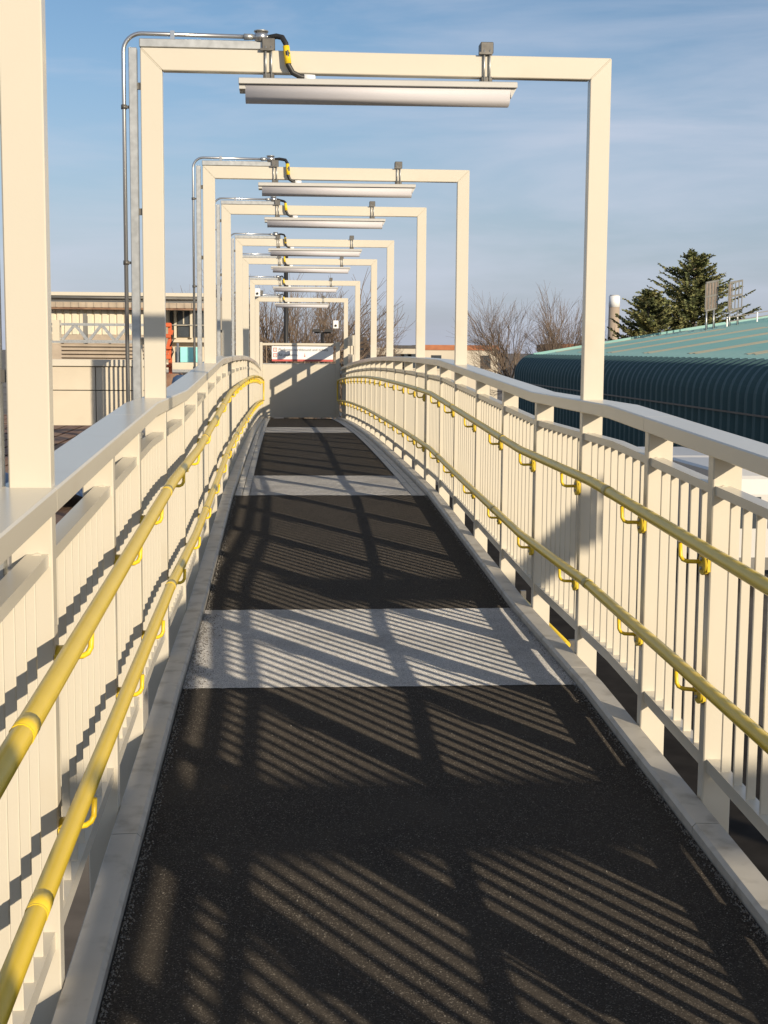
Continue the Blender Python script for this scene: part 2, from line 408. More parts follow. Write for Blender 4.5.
# ------------------------------------------------------------------ portal frames and strip lights
HT = 1.605
def make_frame():
    root = thing('portal_frame', '', 'portal frame', (0, 0, 0), 'cream portal frames over the footbridge')
    for sx in (-1, 1):
        pa = [(sx*1.1, -1.72), (sx*1.0, -1.72), (sx*1.0, HT-.1), (sx*1.0995, HT-.0005)]
        obj('frame_post', MB().face_prism([(x, 0, z) for x, z in pa], [(x, .06, z) for x, z in pa]), CREAM, root, .0035)
    pa = [(-1.0985, HT), (1.0985, HT), (.9985, HT-.1), (-.9985, HT-.1)]
    obj('beam', MB().face_prism([(x, 0, z) for x, z in pa], [(x, .06, z) for x, z in pa]), CREAM, root, .0035)
    for sx in (-1, 1):   # flush weld bead in the mitre
        obj('mitre_weld', MB().bar((sx*1.004, .0008, HT-.096), (sx*1.094, .0008, HT-.006), .004, .003, (0, 1, 0)), CREAM, root)
    t = obj('cable_trunking', MB().box(-1.153, -1.115, .0, .045, -1.25, HT+.0), GALV, root, .003)
    for z in (-1.0, -.4, .25, .85, 1.42): obj('trunking_spacer', MB().box(-1.1155, -1.099, .012, .03, z, z+.03), DARKSTEEL, t)
    obj('cable_trunking', MB().box(-1.104, -.49, .004, .05, HT+.004, HT+.042), GALV, root, .003)
    R = .085; xc, zt = -1.178, HT+.066
    pts = [(xc, .02, -1.3), (xc, .02, zt-R)] + [(xc+R-R*math.cos(a), .02, zt-R+R*math.sin(a)) for a in [math.pi/2*k/8 for k in range(1, 9)]] + [(-.60, .02, zt-.004)]
    cd = obj('conduit', MB().tube(pts, .0098, 10), CONDUIT, root)
    for z in (-.75, -.05, .62, 1.33): obj('conduit_clip', MB().tube([(xc, .02, z), (xc, .02, z+.02)], .0135, 8).box(xc, -1.152, .012, .028, z+.004, z+.016), DARKSTEEL, cd)
    obj('conduit_clip', MB().box(-.962, -.942, .008, .032, zt-.03, zt+.014), CONDUIT, cd)
    obj('conduit_coupler', MB().tube([(-.625, .02, zt-.004), (-.585, .02, zt-.004)], .0145, 8), GALV, cd)
    jb = obj('junction_box', MB().tube([(-.545, .02, zt-.026), (-.545, .02, zt+.018)], .03, 12).tube([(-.60, .02, zt-.004), (-.49, .02, zt-.004)], .0125, 8), CONDUIT, root)
    obj('box_lid', MB().tube([(-.545, .02, zt+.019), (-.545, .02, zt+.024)], .034, 12), GALV, jb)
    return root
def CABLE(k):
    """flexible conduit from the junction box over the beam to the lamp; each one bends a little differently"""
    rnd = random.Random(90+k); j = lambda a: rnd.uniform(-a, a) if k else 0
    z = HT+.062; b = j(.022); c = j(.02)
    return [(-.49, .02, z), (-.45, .012, z+.004+c), (-.42+b, -.01, z-.006+c), (-.404+b, -.028, z-.035), (-.398+b, -.035, z-.08), (-.394+b*.8, -.035+j(.008), z-.13), (-.375+b*.4, -.033, z-.165), (-.34, -.03, z-.182), (-.30, -.025, z-.186)]
def make_light():
    root = thing('strip_light', '', 'strip light', (0, 0, 0), 'strip lights slung under the portal frames')
    x0, x1 = -.625, .668; zt = HT-.128
    y0, y1 = -.055, .115
    hb = MB(); pr = [(y0, zt-.030), (y0, zt-.006), (y0+.02, zt), (y1-.02, zt), (y1, zt-.006), (y1, zt-.030)]
    hb.face_prism([(x0, y, z) for y, z in pr], [(x1, y, z) for y, z in pr])
    h = obj('housing', hb, LAMPBODY, root, .002)
    for x, d in ((x0+.002, .030), (x1-.002, -.030)):
        wd = MB(); q = [(x, zt-.031), (x+d, zt-.031), (x+d*.8, zt-.075)] if d < 0 else [(x, zt-.031), (x+d, zt-.031), (x+d, zt-.05), (x, zt-.05)]
        wd.face_prism([(a, y0+.02, b) for a, b in q], [(a, y1-.02, b) for a, b in q]); obj('end_cap', wd, LAMPBODY, root)
    pr = []
    for k in range(9):
        a = math.pi*k/8
        pr.append((.03+math.cos(a)*.062, zt-.062-math.sin(a)**.7*.043))
    pr = [(y0+.018, zt-.0305)] + pr[::-1] + [(y1-.018, zt-.0305)]
    db = MB(); db.face_prism([(x0+.030, y, z) for y, z in pr], [(x1-.030, y, z) for y, z in pr], smooth=True)
    obj('diffuser', db, DIFF, root)
    for x in (-.487, .53):
        c = obj('beam_clamp', MB().box(x-.030, x+.030, -.012, .07, HT+.004, HT+.056), DARKSTEEL, root, .003)
        obj('lower_clamp', MB().box(x-.026, x+.026, -.008, .068, HT-.135, HT-.101), DARKSTEEL, c, .003)
        for dx in (-.013, .013): obj('clamp_rod', MB().tube([(x+dx, -.010, HT-.128), (x+dx, -.010, HT+.02)], .0045, 6), GALV, c)
        obj('clamp_plate', MB().box(x-.038, x+.024, -.022, -.012, HT-.002, HT+.008), DARKSTEEL, c)
    z = HT+.062
    pts = CABLE(0)
    fc = obj('flexible_cable', MB().tube(pts, .0135, 10), BLACKRUB, root)
    obj('yellow_sleeve', MB().tube([(-.4035, -.029, z-.04), (-.395, -.0355, z-.125)], .0165, 10), YELLOW2, fc)
    obj('cable_gland', MB().tube([(-.325, -.028, z-.185), (-.275, -.02, z-.187)], .017, 8), WHITE, fc)
    return root
fnames = {1: 'nearest cream portal frame, only its thick left post showing at the picture edge',
          2: 'largest complete cream portal frame with galvanised conduit, standing beside the first pale landing',
          3: 'second complete cream portal frame, beyond the first pale landing',
          4: 'third complete cream portal frame, over the second pale landing',
          5: 'fourth complete cream portal frame, halfway along the bridge',
          6: 'fifth complete cream portal frame, fourth smallest of them all',
          7: 'sixth complete cream portal frame, last but one before the end barrier',
          8: 'smallest and farthest cream portal frame with a white camera on top',
          0: 'cream portal frame standing behind the viewpoint'}
ordn = {1: 'nearest', 2: 'first', 3: 'second', 4: 'third', 5: 'fourth', 6: 'fifth', 7: 'sixth', 8: 'seventh and farthest'}
f0 = make_frame(); l0 = make_light()
for i, y in enumerate(FY):
    f = f0 if i == 0 else dup(f0)
    f.location = (0, y, rail(y)); f['label'] = fnames[i]
    l = l0 if i == 0 else dup(l0)
    l.location = (-.016, y, rail(y))
    if i:
        cp = CABLE(i); cab = [c for c in l.children if c.name.startswith('flexible_cable')][0]
        cab.data = mesh_of('flexible_cable', MB().tube(cp, .0128, 10), BLACKRUB)
        for c in cab.children:
            if c.name.startswith('yellow_sleeve'):
                a_, b_ = Vector(cp[3]), Vector(cp[5]); c.data = mesh_of('yellow_sleeve', MB().tube([a_.lerp(b_, .05+.03*(i % 3)), a_.lerp(b_, .90+.03*(i % 4))], .0158, 10), YELLOW2)
        l.rotation_euler.y = random.uniform(-.006, .006)
    l['label'] = 'strip light behind the viewpoint' if i == 0 else ('strip light under the nearest frame, above the picture' if i == 1 else
        {2: 'biggest grey strip light, slung under the largest complete frame', 3: 'strip light under the second complete portal frame from the front',
         4: 'strip light under the third complete portal frame from the front', 5: 'strip light under the fourth complete portal frame from the front',
         6: 'strip light under the fifth complete portal frame from the front', 7: 'strip light under the last but one portal frame',
         8: 'smallest strip light, under the farthest portal frame'}[i])
# ------------------------------------------------------------------ far end: barrier, sign, cameras
eb = thing('end_barrier', 'solid cream barrier panel closing the far end of the footbridge', 'barrier', (0, END, deck(END)))
zb, zp, ztop = deck(END)+.02, -.375, .155
obj('panel', MB().box(-.95, .885, END, END+.05, zb, zp), CREAM, eb, .004)
obj('panel_cap', MB().box(-.955, .89, END-.01, END+.06, zp+.002, zp+.022), GALV, eb)
obj('header_rail', MB().box(-.95, .885, END, END+.05, ztop-.06, ztop), CREAM, eb, .004)
for x, wp in ((-1.022, .07), (.8855, .105)): obj('barrier_post', MB().box(x, x+wp, END-.04, END+.06, zb-.3, ztop+.02+(.02 if x > 0 else 0)), CREAM, eb, .004)
RED = mat('sign_red', (.52, .10, .085), .4, var=.03); SWHITE = mat('sign_white', (.80, .80, .78), .35, var=.02); INK = mat('sign_ink', (.03, .03, .045), .5)
SBROWN = mat('timber_brown', (.30, .22, .15), .7, var=.15)
def text_mesh(name, body, size, m, parent, loc, rot=(math.pi/2, 0, 0)):
    cu = bpy.data.curves.new(name, 'FONT'); cu.body = body; cu.size = size; cu.extrude = .002
    t = bpy.data.objects.new(name, cu); C.objects.link(t)
    dg = bpy.context.evaluated_depsgraph_get(); me = bpy.data.meshes.new_from_object(t.evaluated_get(dg))
    bpy.data.objects.remove(t); me.materials.clear(); me.materials.append(m)
    o = bpy.data.objects.new(name, me); C.objects.link(o); o.parent = parent
    off = WL[parent]; o.location = tuple(loc[k]-off[k] for k in range(3)); o.rotation_euler = rot; WL[o] = off
    return o
sg = thing('station_sign', 'white sign with dark lettering and red icons across the end barrier', 'sign', (-.05, END-.02, -.25))
sx0, sx1, sz0, sz1 = -.72, .82, -.25, .075
obj('board', MB().box(sx0, sx1, END-.012, END-.002, sz0, sz1), SWHITE, sg)
obj('red_band', MB().box(sx0, sx1, END-.014, END-.002, sz0-.05, sz0-.003), RED, sg)
for k in range(2):
    zz = sz1-.135-.14*k
    ic = MB(); x = sx0+.035; w = .095
    ic.box(x, x+w, END-.0155, END-.012, zz+.082, zz+.098).box(x, x+w, END-.0155, END-.012, zz, zz+.016).box(x, x+.014, END-.0155, END-.012, zz+.017, zz+.081).box(x+w-.014, x+w, END-.0155, END-.012, zz+.017, zz+.081).box(x+.04, x+.055, END-.0155, END-.012, zz+.03, zz+.07)
    obj('red_icon', ic, RED, sg)
text_mesh('lettering', 'Platforms northbound and tickets', .092, INK, sg, (sx0+.165, END-.0145, sz1-.115))
text_mesh('lettering', 'All platforms', .092, INK, sg, (sx0+.165, END-.0145, sz1-.245))
arw = MB().box(.10, .112, END-.0155, END-.012, sz1-.245, sz1-.175); arw.face_prism([(.08, END-.0155, sz1-.235), (.132, END-.0155, sz1-.235), (.106, END-.0155, sz1-.268)], [(.08, END-.012, sz1-.235), (.132, END-.012, sz1-.235), (.106, END-.012, sz1-.268)])
obj('arrow', arw, RED, sg)
for x in (-.86, .84): obj('hanger', MB().box(x if x > 0 else x, x+.012, END-.012, END+.0, sz0-.1, ztop-.06), SBROWN, sg)
def cctv(loc, label, d):
    t = thing('security_camera', label, 'security camera', loc, 'white security cameras on the frames')
    x, y, z = loc
    obj('body', MB().box(x-.065, x+.065, y-.17, y, z-.10, z+.09), WHITE, t, .012)
    obj('lens_cap', MB().tube([(x+.0*d, y-.171, z-.03), (x, y-.185, z-.03)], .03, 10), BLACKRUB, t)
    obj('arm', MB().bar((x, y, z), (x+.12*d, y+.02, z-.01), .03).box(x+.10*d-.03, x+.10*d+.03, y-.03, y+.06, z-.06, z+.05), DARKSTEEL, t)
yf = FY[8]
cctv((-1.04, yf-.04, rail(yf)+HT+.11), 'white security camera on top of the farthest frame, left corner', 1)
cctv((.80, yf-.02, rail(yf)+HT-.62), 'white security camera inside the right post of the farthest frame', 1)

# ------------------------------------------------------------------ the other flight of the ramp, right of the bridge
FLD = mat('lower_flight_deck', (.028, .025, .022), .95, var=.3, spec=.05)
fl = MB(); fl.sweep([[(x0, y, z-.25), (x1, y, z-.25), (x1, y, z), (x0, y, z)] for y, z, x0, x1 in ((4.5, -3.62, 2.3, 4.3), (40, -3.9, 2.3, 4.3))])
struct('lower_ramp', fl, FLD)
lr = thing('handrail', 'yellow handrail of the lower ramp, glimpsed under the right railing', 'handrail', (2.05, 10, -3.7))
obj('rail', MB().tube([(2.15, 12.3, -2.67), (2.15, 15.3, -2.69)], .03, 10), YELLOW, lr)
for y in (12.45, 13.8, 15.1): obj('post', MB().box(2.20, 2.26, y, y+.06, -3.8, -2.66), DARKSTEEL, lr)
for fy, zt, xl_ in ((-3.42, 1.30, 3.2), (.5, 1.42, 4.55)):  # unseen gantries of invented shape, added to cast the broad shadow bands
    t = thing('shadow_gantry', ('farther' if fy < -1 else 'nearer')+' unseen cream gantry added to cast shadow on the deck, behind the viewpoint, right of the bridge', 'gantry', (8.9, fy, -5.5), 'added shadow-casting gantries behind the viewpoint')
    obj('column', MB().box(8.8, 9.0, fy-.07, fy+.13, -5.5, zt-.1), CREAM, t)
    obj('arm', MB().box(xl_, 9.0, fy, fy+.06, zt-.099, zt), CREAM, t)
    obj('lamp', MB().box(xl_+.05, 6.4, fy-.07, fy+.13, zt-.25, zt-.12).box(4.8, 4.84, fy, fy+.06, zt-.1205, zt-.098).box(5.36, 5.4, fy, fy+.06, zt-.1205, zt-.098), LAMPBODY, t)  # unlit block that thickens the arm's cast shadow

ss = thing('shade_screen', 'solid cream screen added outside the right railing at the far end to shade the barrier', 'screen', (1.2, 33.4, -1.9))  # added for its shadow on the end barrier; the slot leaves a lit strip
obj('upper_panel', MB().box(1.15, 1.18, 32.0, 35.15, .09, .33), CREAM, ss, .003)
obj('lower_panel', MB().box(1.15, 1.18, 32.0, 35.15, -2.2, -.11), CREAM, ss, .003)
for y in (32.0, 33.5, 35.1): obj('screen_post', MB().box(1.181, 1.24, y, y+.06, -2.3, .33), CREAM, ss, .003)

# ------------------------------------------------------------------ left side
def px(x, y, Y):
    d = fw + rt2*((x-384)/F_PX) - up2*((y-512)/F_PX); k = Y/d.y
    return CX+d.x*k, d.z*k
BEIGE = mat('beige_cladding', (.60, .535, .41), .6, var=.05, vscale=.8, col2=(.52, .45, .34), c2scale=.6)
CLAD2 = mat('pale_corrugated_sheet', (.66, .60, .46), .6, var=.05, vscale=.7)
GREYROOF = mat('grey_sheet', (.42, .43, .43), .6, var=.08)
MESHG = mat('louvre_brown_grey', (.40, .33, .25), .7, var=.14, vscale=4)
DARKG = mat('dark_glass', (.05, .06, .07), .12, var=.1)
BROWN = mat('rusty_brown_roof', (.20, .11, .07), .85, var=.35, vscale=2.5, col2=(.26, .16, .10), c2scale=3.5, stretch=(1, .18, 1))
ORANGE = mat('orange_machine_paint', (.55, .11, .03), .5, var=.1)
CYAN = mat('pale_cyan_sheet', (.30, .72, .68), .5, var=.04)
BLUE = mat('blue_tarpaulin', (.05, .09, .17), .45, var=.2, vscale=6, bump=.6, bscale=5)
CONC = mat('concrete', (.36, .34, .30), .85, var=.12, vscale=1.2)
Yw = 23.6
wl = thing('landing_wall', 'cream panelled parapet wall left of the bridge, catching railing shadows', 'wall', (-4.5, Yw, -1.3))
xa, xb = px(20, 400, Yw)[0], px(158, 400, Yw)[0]
zr = [px(90, y, Yw)[1] for y in (359.5, 366.2, 367, 390, 390.8, 425.5)]
obj('coping', MB().box(xa, xb, Yw-.03, Yw+.28, zr[1], zr[0]), CREAM, wl, .006)
for k, (xp, xq) in enumerate(((xa, px(96, 400, Yw)[0]-.006), (px(96, 400, Yw)[0]+.006, xb))):
    obj('panel', MB().box(xp, xq, Yw, Yw+.12, zr[3], zr[2]), BEIGE, wl, .004)
    obj('panel', MB().box(xp, xq, Yw, Yw+.12, zr[5], zr[4]), BEIGE, wl, .004)
obj('backing', MB().box(xa+.01, xb-.01, Yw+.125, Yw+.2, zr[5]+.02, zr[1]-.002), DARKSTEEL, wl)
obj('landing_slab', MB().box(xa, xb, Yw+.21, Yw+2.0, zr[5]-.0, zr[5]+.2), CONC, wl)
for x in (xa+.17, xb-.2): obj('support_column', MB().box(x-.15, x+.15, Yw+.6, Yw+.9, -5.5, zr[5]-.003), CONC, wl)
sr = thing('short_railing', 'short cream railing running up to the panelled wall', 'railing', (-2.78, 22, -1.2))
obj('top_rail', MB().box(-2.82, -2.74, 22.3, 23.56, .12, .18), CREAM, sr)
for y in np.arange(22.4, 23.5, .125): obj('baluster', MB().box(-2.795, -2.765, y, y+.012, -1.2, .118), CREAM, sr)
obj('bottom_bar', MB().box(-2.81, -2.75, 22.3, 23.56, -1.25, -1.202), CREAM, sr)
obj('landing_slab', MB().box(-2.85, -2.3, 20.9, 23.56, -1.4, -1.253), CONC, sr)
obj('support_column', MB().box(-2.7, -2.5, 22.1, 22.3, -5.5, -1.402), CONC, sr)

def bx(p0, p1, Y, d):   # a box whose front face covers the given image corners at distance Y
    x0, z1 = px(p0[0], p0[1], Y); x1, z0 = px(p1[0], p1[1], Y)
    return (x0, x1, Y, Y+d, z0, z1)
# louvred screen on the wall's far side
Ys = 25.6
lv = thing('louvre_screen', 'brownish louvred screen standing behind the coping of the panelled wall', 'screen', (-4, Ys, -.3))
x0, x1, _, _, z0, z1 = bx((61, 343.5), (158, 360), Ys, .1)
zs = np.linspace(z0-.25, z1, 9)
for a, b in zip(zs[:-1], zs[1:]): obj('slat', MB().face_prism([(x0, Ys, a+.012), (x0, Ys-.02, a+.02), (x0, Ys+.02, b-.004), (x0, Ys+.04, b-.012)], [(x1, Ys, a+.012), (x1, Ys-.02, a+.02), (x1, Ys+.02, b-.004), (x1, Ys+.04, b-.012)]), MESHG, lv)
for x in np.linspace(x0+.02, x1-.02, 5): obj('upright', MB().box(x-.02, x+.02, Ys+.045, Ys+.085, z0-.25, z1+.01), MESHG, lv)
obj('top_bar', MB().box(x0-.3, x1, Ys-.03, Ys+.05, z1+.012, z1+.05), GALV, lv)
obj('screen_back', MB().box(x0, x1, Ys+.09, Ys+.11, z0-.25, z1), BEIGE, lv)
# truss
Yt = 27.5
tr = thing('lattice_truss', 'galvanised lattice girder with zigzag diagonals in front of the corrugated shed', 'truss', (-4, Yt, 0))
x0, x1, _, _, z0, z1 = bx((40, 323), (158, 341.5), Yt, .1)
obj('top_chord', MB().box(x0, x1, Yt, Yt+.08, z1-.045, z1+.005), GALV, tr); obj('bottom_chord', MB().box(x0, x1, Yt, Yt+.08, z0-.03, z0+.02), GALV, tr)
xs = [px(x, 330, Yt)[0] for x in (38, 51, 64, 74, 79, 92, 101, 107, 119, 129, 134, 147, 157)]
n = 0; xcur = px(62, 330, Yt)[0]; stp = px(78.5, 330, Yt)[0]-px(65, 330, Yt)[0]
xcur -= 2*stp; up_ = True
while xcur < x1-stp:
    a, b = (z0+.02, z1-.045) if up_ else (z1-.045, z0+.02)
    obj('diagonal', MB().bar((xcur, Yt+.04, a), (xcur+stp*.86, Yt+.04, b), .055, .05, (0, 1, 0)), GALV, tr); xcur += stp; up_ = not up_
obj('end_pillar', MB().box(*bx((52, 317), (59.5, 343), Yt-.1, .25)[:4], z0-.05, z1+.06), BEIGE, tr)
for xx in (x0+.06, x1-.2): obj('support_column', MB().box(xx-.1, xx+.1, Yt+.1, Yt+.3, -5.5, z0-.031), CONC, tr)
# corrugated shed and canopy
Yc = 42.0
sh = thing('corrugated_shed', 'long cream corrugated shed with a flat overhanging roof, left background', 'building', (-6, Yc, -5.5))
x0, x1, _, _, z0, z1 = bx((18, 305), (158, 335), Yc, 1)
w = .22; x = x0
while x < x1:
    obj('wall_sheet', MB().face_prism([(x, Yc+.05, z0), (x+.03, Yc, z0), (x+w-.06, Yc, z0), (x+w-.03, Yc+.05, z0), (x+w, Yc+.05, z0), (x+w, Yc+.09, z0), (x, Yc+.09, z0)], [(x, Yc+.05, z1), (x+.03, Yc, z1), (x+w-.06, Yc, z1), (x+w-.03, Yc+.05, z1), (x+w, Yc+.05, z1), (x+w, Yc+.09, z1), (x, Yc+.09, z1)]), CLAD2, sh); x += w
obj('lower_wall', MB().box(x0, x1, Yc+.02, Yc+8, -5.5, z0-.003), MESHG, sh)
obj('upper_wall', MB().box(x0, x1, Yc+.095, Yc+8, z0, z1+.3), BEIGE, sh)
e0 = bx((18, 299), (206, 305), Yc-.3, 1)
obj('eaves_sheet', MB().face_prism([(e0[0], Yc-.34, e0[4]+.02), (e0[0], Yc-.38, e0[4]+.06), (e0[0], Yc-.06, e0[5]), (e0[0], Yc-.04, e0[5]-.03)], [(e0[1], Yc-.34, e0[4]+.02), (e0[1], Yc-.38, e0[4]+.06), (e0[1], Yc-.06, e0[5]), (e0[1], Yc-.04, e0[5]-.03)]), GREYROOF, sh)
k = e0[0]
while k < e0[1]:
    obj('eaves_rib', MB().box(k, k+.05, Yc-.40, Yc-.38, e0[4]-.10, e0[4]+.05), MESHG, sh); k += .22
obj('eaves_board', MB().box(e0[0], e0[1], Yc-.378, Yc-.35, e0[4]-.10, e0[4]+.05), MESHG, sh)
obj('gutter', MB().box(e0[0], e0[1], Yc-.36, Yc-.28, e0[4]-.16, e0[4]-.10), BROWN, sh)
obj('pipe', MB().tube([(e0[0], Yc-.55, px(90, 297.5, Yc-.55)[1]), (e0[1], Yc-.55, px(90, 297.5, Yc-.55)[1])], .032, 8), UNDER, sh)
r0 = bx((18, 292), (206, 296.4), Yc-.45, 1)
obj('roof', MB().box(r0[0], r0[1], Yc-.45, Yc+9, r0[4], r0[5]), GREYROOF, sh)
obj('roof_edge', MB().box(r0[0], r0[1], Yc-.453, Yc-.4503, r0[4]-.01, r0[5]+.02), CREAM, sh)
px0, pz = px(85, 316, 36); mp_ = thing('marker_post', 'small dark post in front of the corrugated shed', 'post', (px0, 36, -5.5))
obj('shaft', MB().box(px0-.05, px0+.05, 36, 36.1, -5.5, pz), UNDER, mp_); obj('head', MB().box(px0-.05, px0+.05, 35.96, 36, pz-.5, pz+.06), UNDER, mp_)
# building with big windows, seen between the first two left posts
Yb = 46.0
wb = thing('station_building', 'pale building with tall windows seen between the first two left posts', 'building', (-4.5, Yb, -5.5))
x0, x1, _, _, z0, z1 = bx((158, 302), (216, 346), Yb, 1)
obj('wall', MB().box(x0, x1, Yb+.1, Yb+6, -5.5, z1+.2), BEIGE, wb)
f0b = bx((164, 302), (216, 306), Yb-.6, .6); obj('fascia', MB().box(*f0b), GREYROOF, wb)
for a, b in ((165, 173), (177.5, 189.5), (193, 206)):
    q = bx((a, 311), (b, 324), Yb, .08); wf = obj('window', MB().box(q[0], q[1], Yb+.02, Yb+.095, q[4], q[5]), DARKG, wb)
    q2 = bx((a, 326), (b, 337), Yb, .08); wf2 = obj('window', MB().box(q2[0], q2[1], Yb+.02, Yb+.095, q2[4], q2[5]), DARKG, wb)
    obj('window_bar', MB().box((q[0]+q[1])/2-.02, (q[0]+q[1])/2+.02, Yb, Yb+.018, q[4], q[5]), CREAM, wf)
for a in (175.2, 191.2): q = bx((a-1.4, 309), (a+1.4, 338), Yb-.05, .1); obj('mullion', MB().box(*q), CREAM, wb)
q = bx((160, 324.3), (214, 325.6), Yb-.1, .1); obj('transom', MB().box(*q), GALV, wb)
q = bx((160, 339.5), (214, 342.5), Yb-.3, .3); obj('ledge', MB().box(*q), CREAM, wb)
q = bx((180, 347), (199, 362.5), 36, .06)
cy = thing('cyan_sheet', 'pale cyan sheet hung on a scaffold left of the bridge', 'sheet', (q[0], 36, q[4])); obj('sheet', MB().box(*q), CYAN, cy, .01)
for x in (q[0]-.06, q[1]+.03): obj('scaffold_pole', MB().tube([(x, 36.05, -5.5), (x, 36.05, q[5]+.1)], .03, 8), GALV, cy)
dk = bx((175, 347), (180.5, 362.5), 36.4, .5); obj('side_panel', MB().box(*dk), UNDER, cy)
lw = thing('low_wall', 'low cream wall below the cyan sheet', 'wall', (-4, 35, -5.5))
q = bx((158, 362.5), (214, 369), 35, .5); obj('wall', MB().box(q[0], q[1], q[2], q[3], -5.5, q[5]), BEIGE, lw)
q = bx((158, 369.5), (214, 372.5), 34.5, .3); obj('rail', MB().box(*q), GALV, lw)
oc = thing('orange_lift', 'orange access machine with a folded mast beside the left railing', 'machine', (px(168, 380, 33)[0], 33, -5.5))
mx0 = px(169.5, 340, 33)[0]
obj('mast', MB().box(mx0-.03, mx0+.05, 33, 33.12, px(168, 384, 33)[1], px(168, 324, 33)[1]), ORANGE, oc)
obj('mast', MB().bar((mx0-.14, 33.05, px(168, 362, 33)[1]), (mx0+.06, 33.05, px(168, 330, 33)[1]), .07, .09, (0, 1, 0)), ORANGE, oc)
for yy, ww, hh in ((325, .14, .10), (336, .13, .10), (348, .17, .07), (357, .12, .11), (366, .14, .07)):
    z = px(168, yy, 33)[1]; obj('bracket', MB().box(mx0-ww*.75, mx0+ww*.3, 32.92, 33.2, z-hh/2, z+hh/2), ORANGE, oc, .015)
for yy in (340, 352): z = px(168, yy, 33)[1]; obj('hydraulic_hose', MB().tube([(mx0+.05, 32.98, z+.12), (mx0+.09, 32.96, z), (mx0+.02, 32.98, z-.16)], .018, 6), BLACKRUB, oc)
obj('body', MB().box(mx0-.5, mx0+.22, 32.9, 34.2, px(168, 400, 33)[1], px(168, 373.5, 33)[1]), BROWN, oc, .03)
obj('undercarriage', MB().box(mx0-.5, mx0+.6, 32.8, 34.3, -5.5, px(168, 400, 33)[1]-.004), UNDER, oc, .03)
wt = thing('water_drum', 'blue drum beside the orange machine', 'drum', (px(180, 380, 32)[0], 32, -2))
xw, zw = px(180.5, 382, 32); obj('body', MB().tube([(xw, 32, zw-3.9), (xw, 32, zw-.02), (xw, 32, zw+.10), (xw, 32, zw+.16)], [.2, .2, .17, .08], 14), BLUE, wt)
rf = thing('brown_roof_building', 'low building with a rusty brown sheet roof below the panelled wall', 'building', (-5, 26, -5.5))
obj('wall', MB().box(-8.9, -2.1, 15.2, 39.8, -5.5, -2.0), CONC, rf)
for k in range(17): obj('roof_sheet', MB().face_prism([(-9.0+k*.41, 15, -1.93), (-9.0+k*.41+.36, 15, -1.93), (-9.0+k*.41+.40, 15, -1.89), (-9.0+k*.41+.04, 15, -1.89)], [(-9.0+k*.41, 40, -1.93), (-9.0+k*.41+.36, 40, -1.93), (-9.0+k*.41+.40, 40, -1.89), (-9.0+k*.41+.04, 40, -1.89)]), BROWN, rf)
tp = MB(); N = 9
for i in range(N):
    for j in range(N): tp.v.append((-4.1+.2*i+.05*math.sin(j), 16.2+.28*j, -1.86+.10*math.sin(i*1.3+j*.7)**2+.12*math.sin(j*.9)**2+ (.1 if 0 < i < N-1 else -.02)))
for i in range(N-1):
    for j in range(N-1): tp.f.append((i*N+j, (i+1)*N+j, (i+1)*N+j+1, i*N+j+1)); tp.sm.append(True)
to = thing('tarpaulin', 'dark blue tarpaulin crumpled on the low brown roof', 'tarpaulin', (-3.3, 17, -1.9)); obj('sheet', tp, BLUE, to)
to['category'] = 'tarpaulin'

# ------------------------------------------------------------------ right side: teal barrel-eaved shed
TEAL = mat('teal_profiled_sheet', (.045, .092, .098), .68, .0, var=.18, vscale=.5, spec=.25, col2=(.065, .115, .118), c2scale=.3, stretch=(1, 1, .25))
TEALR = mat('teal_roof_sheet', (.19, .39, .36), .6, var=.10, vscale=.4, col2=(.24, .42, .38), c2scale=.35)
LIGHTSTRIP = mat('yellowed_rooflight', (.46, .42, .27), .5, var=.08)
ts = thing('teal_shed', 'long teal profiled-metal shed with curved eaves and pale rooflights', 'building', (20, 60, -5.5))
XW, Y0, Y1, SL, RC = 14.0, 24.0, 85.0, .168, 1.15
ang_end = math.atan(SL)
prof = [(XW, -5.5), (XW, -.38-RC*.92)]
cxr, czr = XW+RC, -.38-RC*.92
for k in range(1, 10):
    a = math.pi - (math.pi/2-ang_end+0.0)*k/9
    prof.append((cxr+RC*math.cos(a), czr+RC*math.sin(a)))
xe, ze = prof[-1]; XR = 33.0
roofp = [(xe, ze), (XR, ze+(XR-xe)*SL)]
pit = .80
def off(pts, d):
    out = []
    for i, p in enumerate(pts):
        a = pts[max(i-1, 0)]; b = pts[min(i+1, len(pts)-1)]; t = Vector((b[0]-a[0], b[1]-a[1])).normalized(); out.append((p[0]-t.y*d, p[1]+t.x*d))
    return out
def ribmesh(mname, pts, m, dep=.13):
    """one profiled sheet module: pan, rising flank, crest, falling flank, following the section"""
    mb = MB(); hi = off(pts, dep); lo = pts
    secs = [(0, lo), (.30, lo), (.42, hi), (.68, hi), (.80, lo)]
    n = len(pts)
    for y, pp in secs: mb.v += [(p[0], y, p[1]) for p in pp]
    for s_ in range(len(secs)-1):
        for i in range(n-1): mb.f.append((s_*n+i, s_*n+i+1, (s_+1)*n+i+1, (s_+1)*n+i)); mb.sm.append(True)
    me = bpy.data.meshes.new(mname); me.from_pydata(mb.v, [], mb.f); me.materials.append(m); me.update(); return me
wm = ribmesh('wall_sheet', prof, TEAL); rm = ribmesh('roof_sheet', roofp, TEALR, .035); rl = ribmesh('rooflight', [(xe+1.3, ze+1.3*SL+.015), (xe+9.5, ze+9.5*SL+.015)], LIGHTSTRIP, .035)
y = Y0; k = 0
while y < Y1-.1:
    inst('wall_sheet', wm, ts, (-20, y-60, 5.5)); inst('roof_sheet', rm, ts, (-20, y-60, 5.5))
    if k % 9 in (3, 4): inst('rooflight', rl, ts, (-20, y-60, 5.5))
    y += pit; k += 1
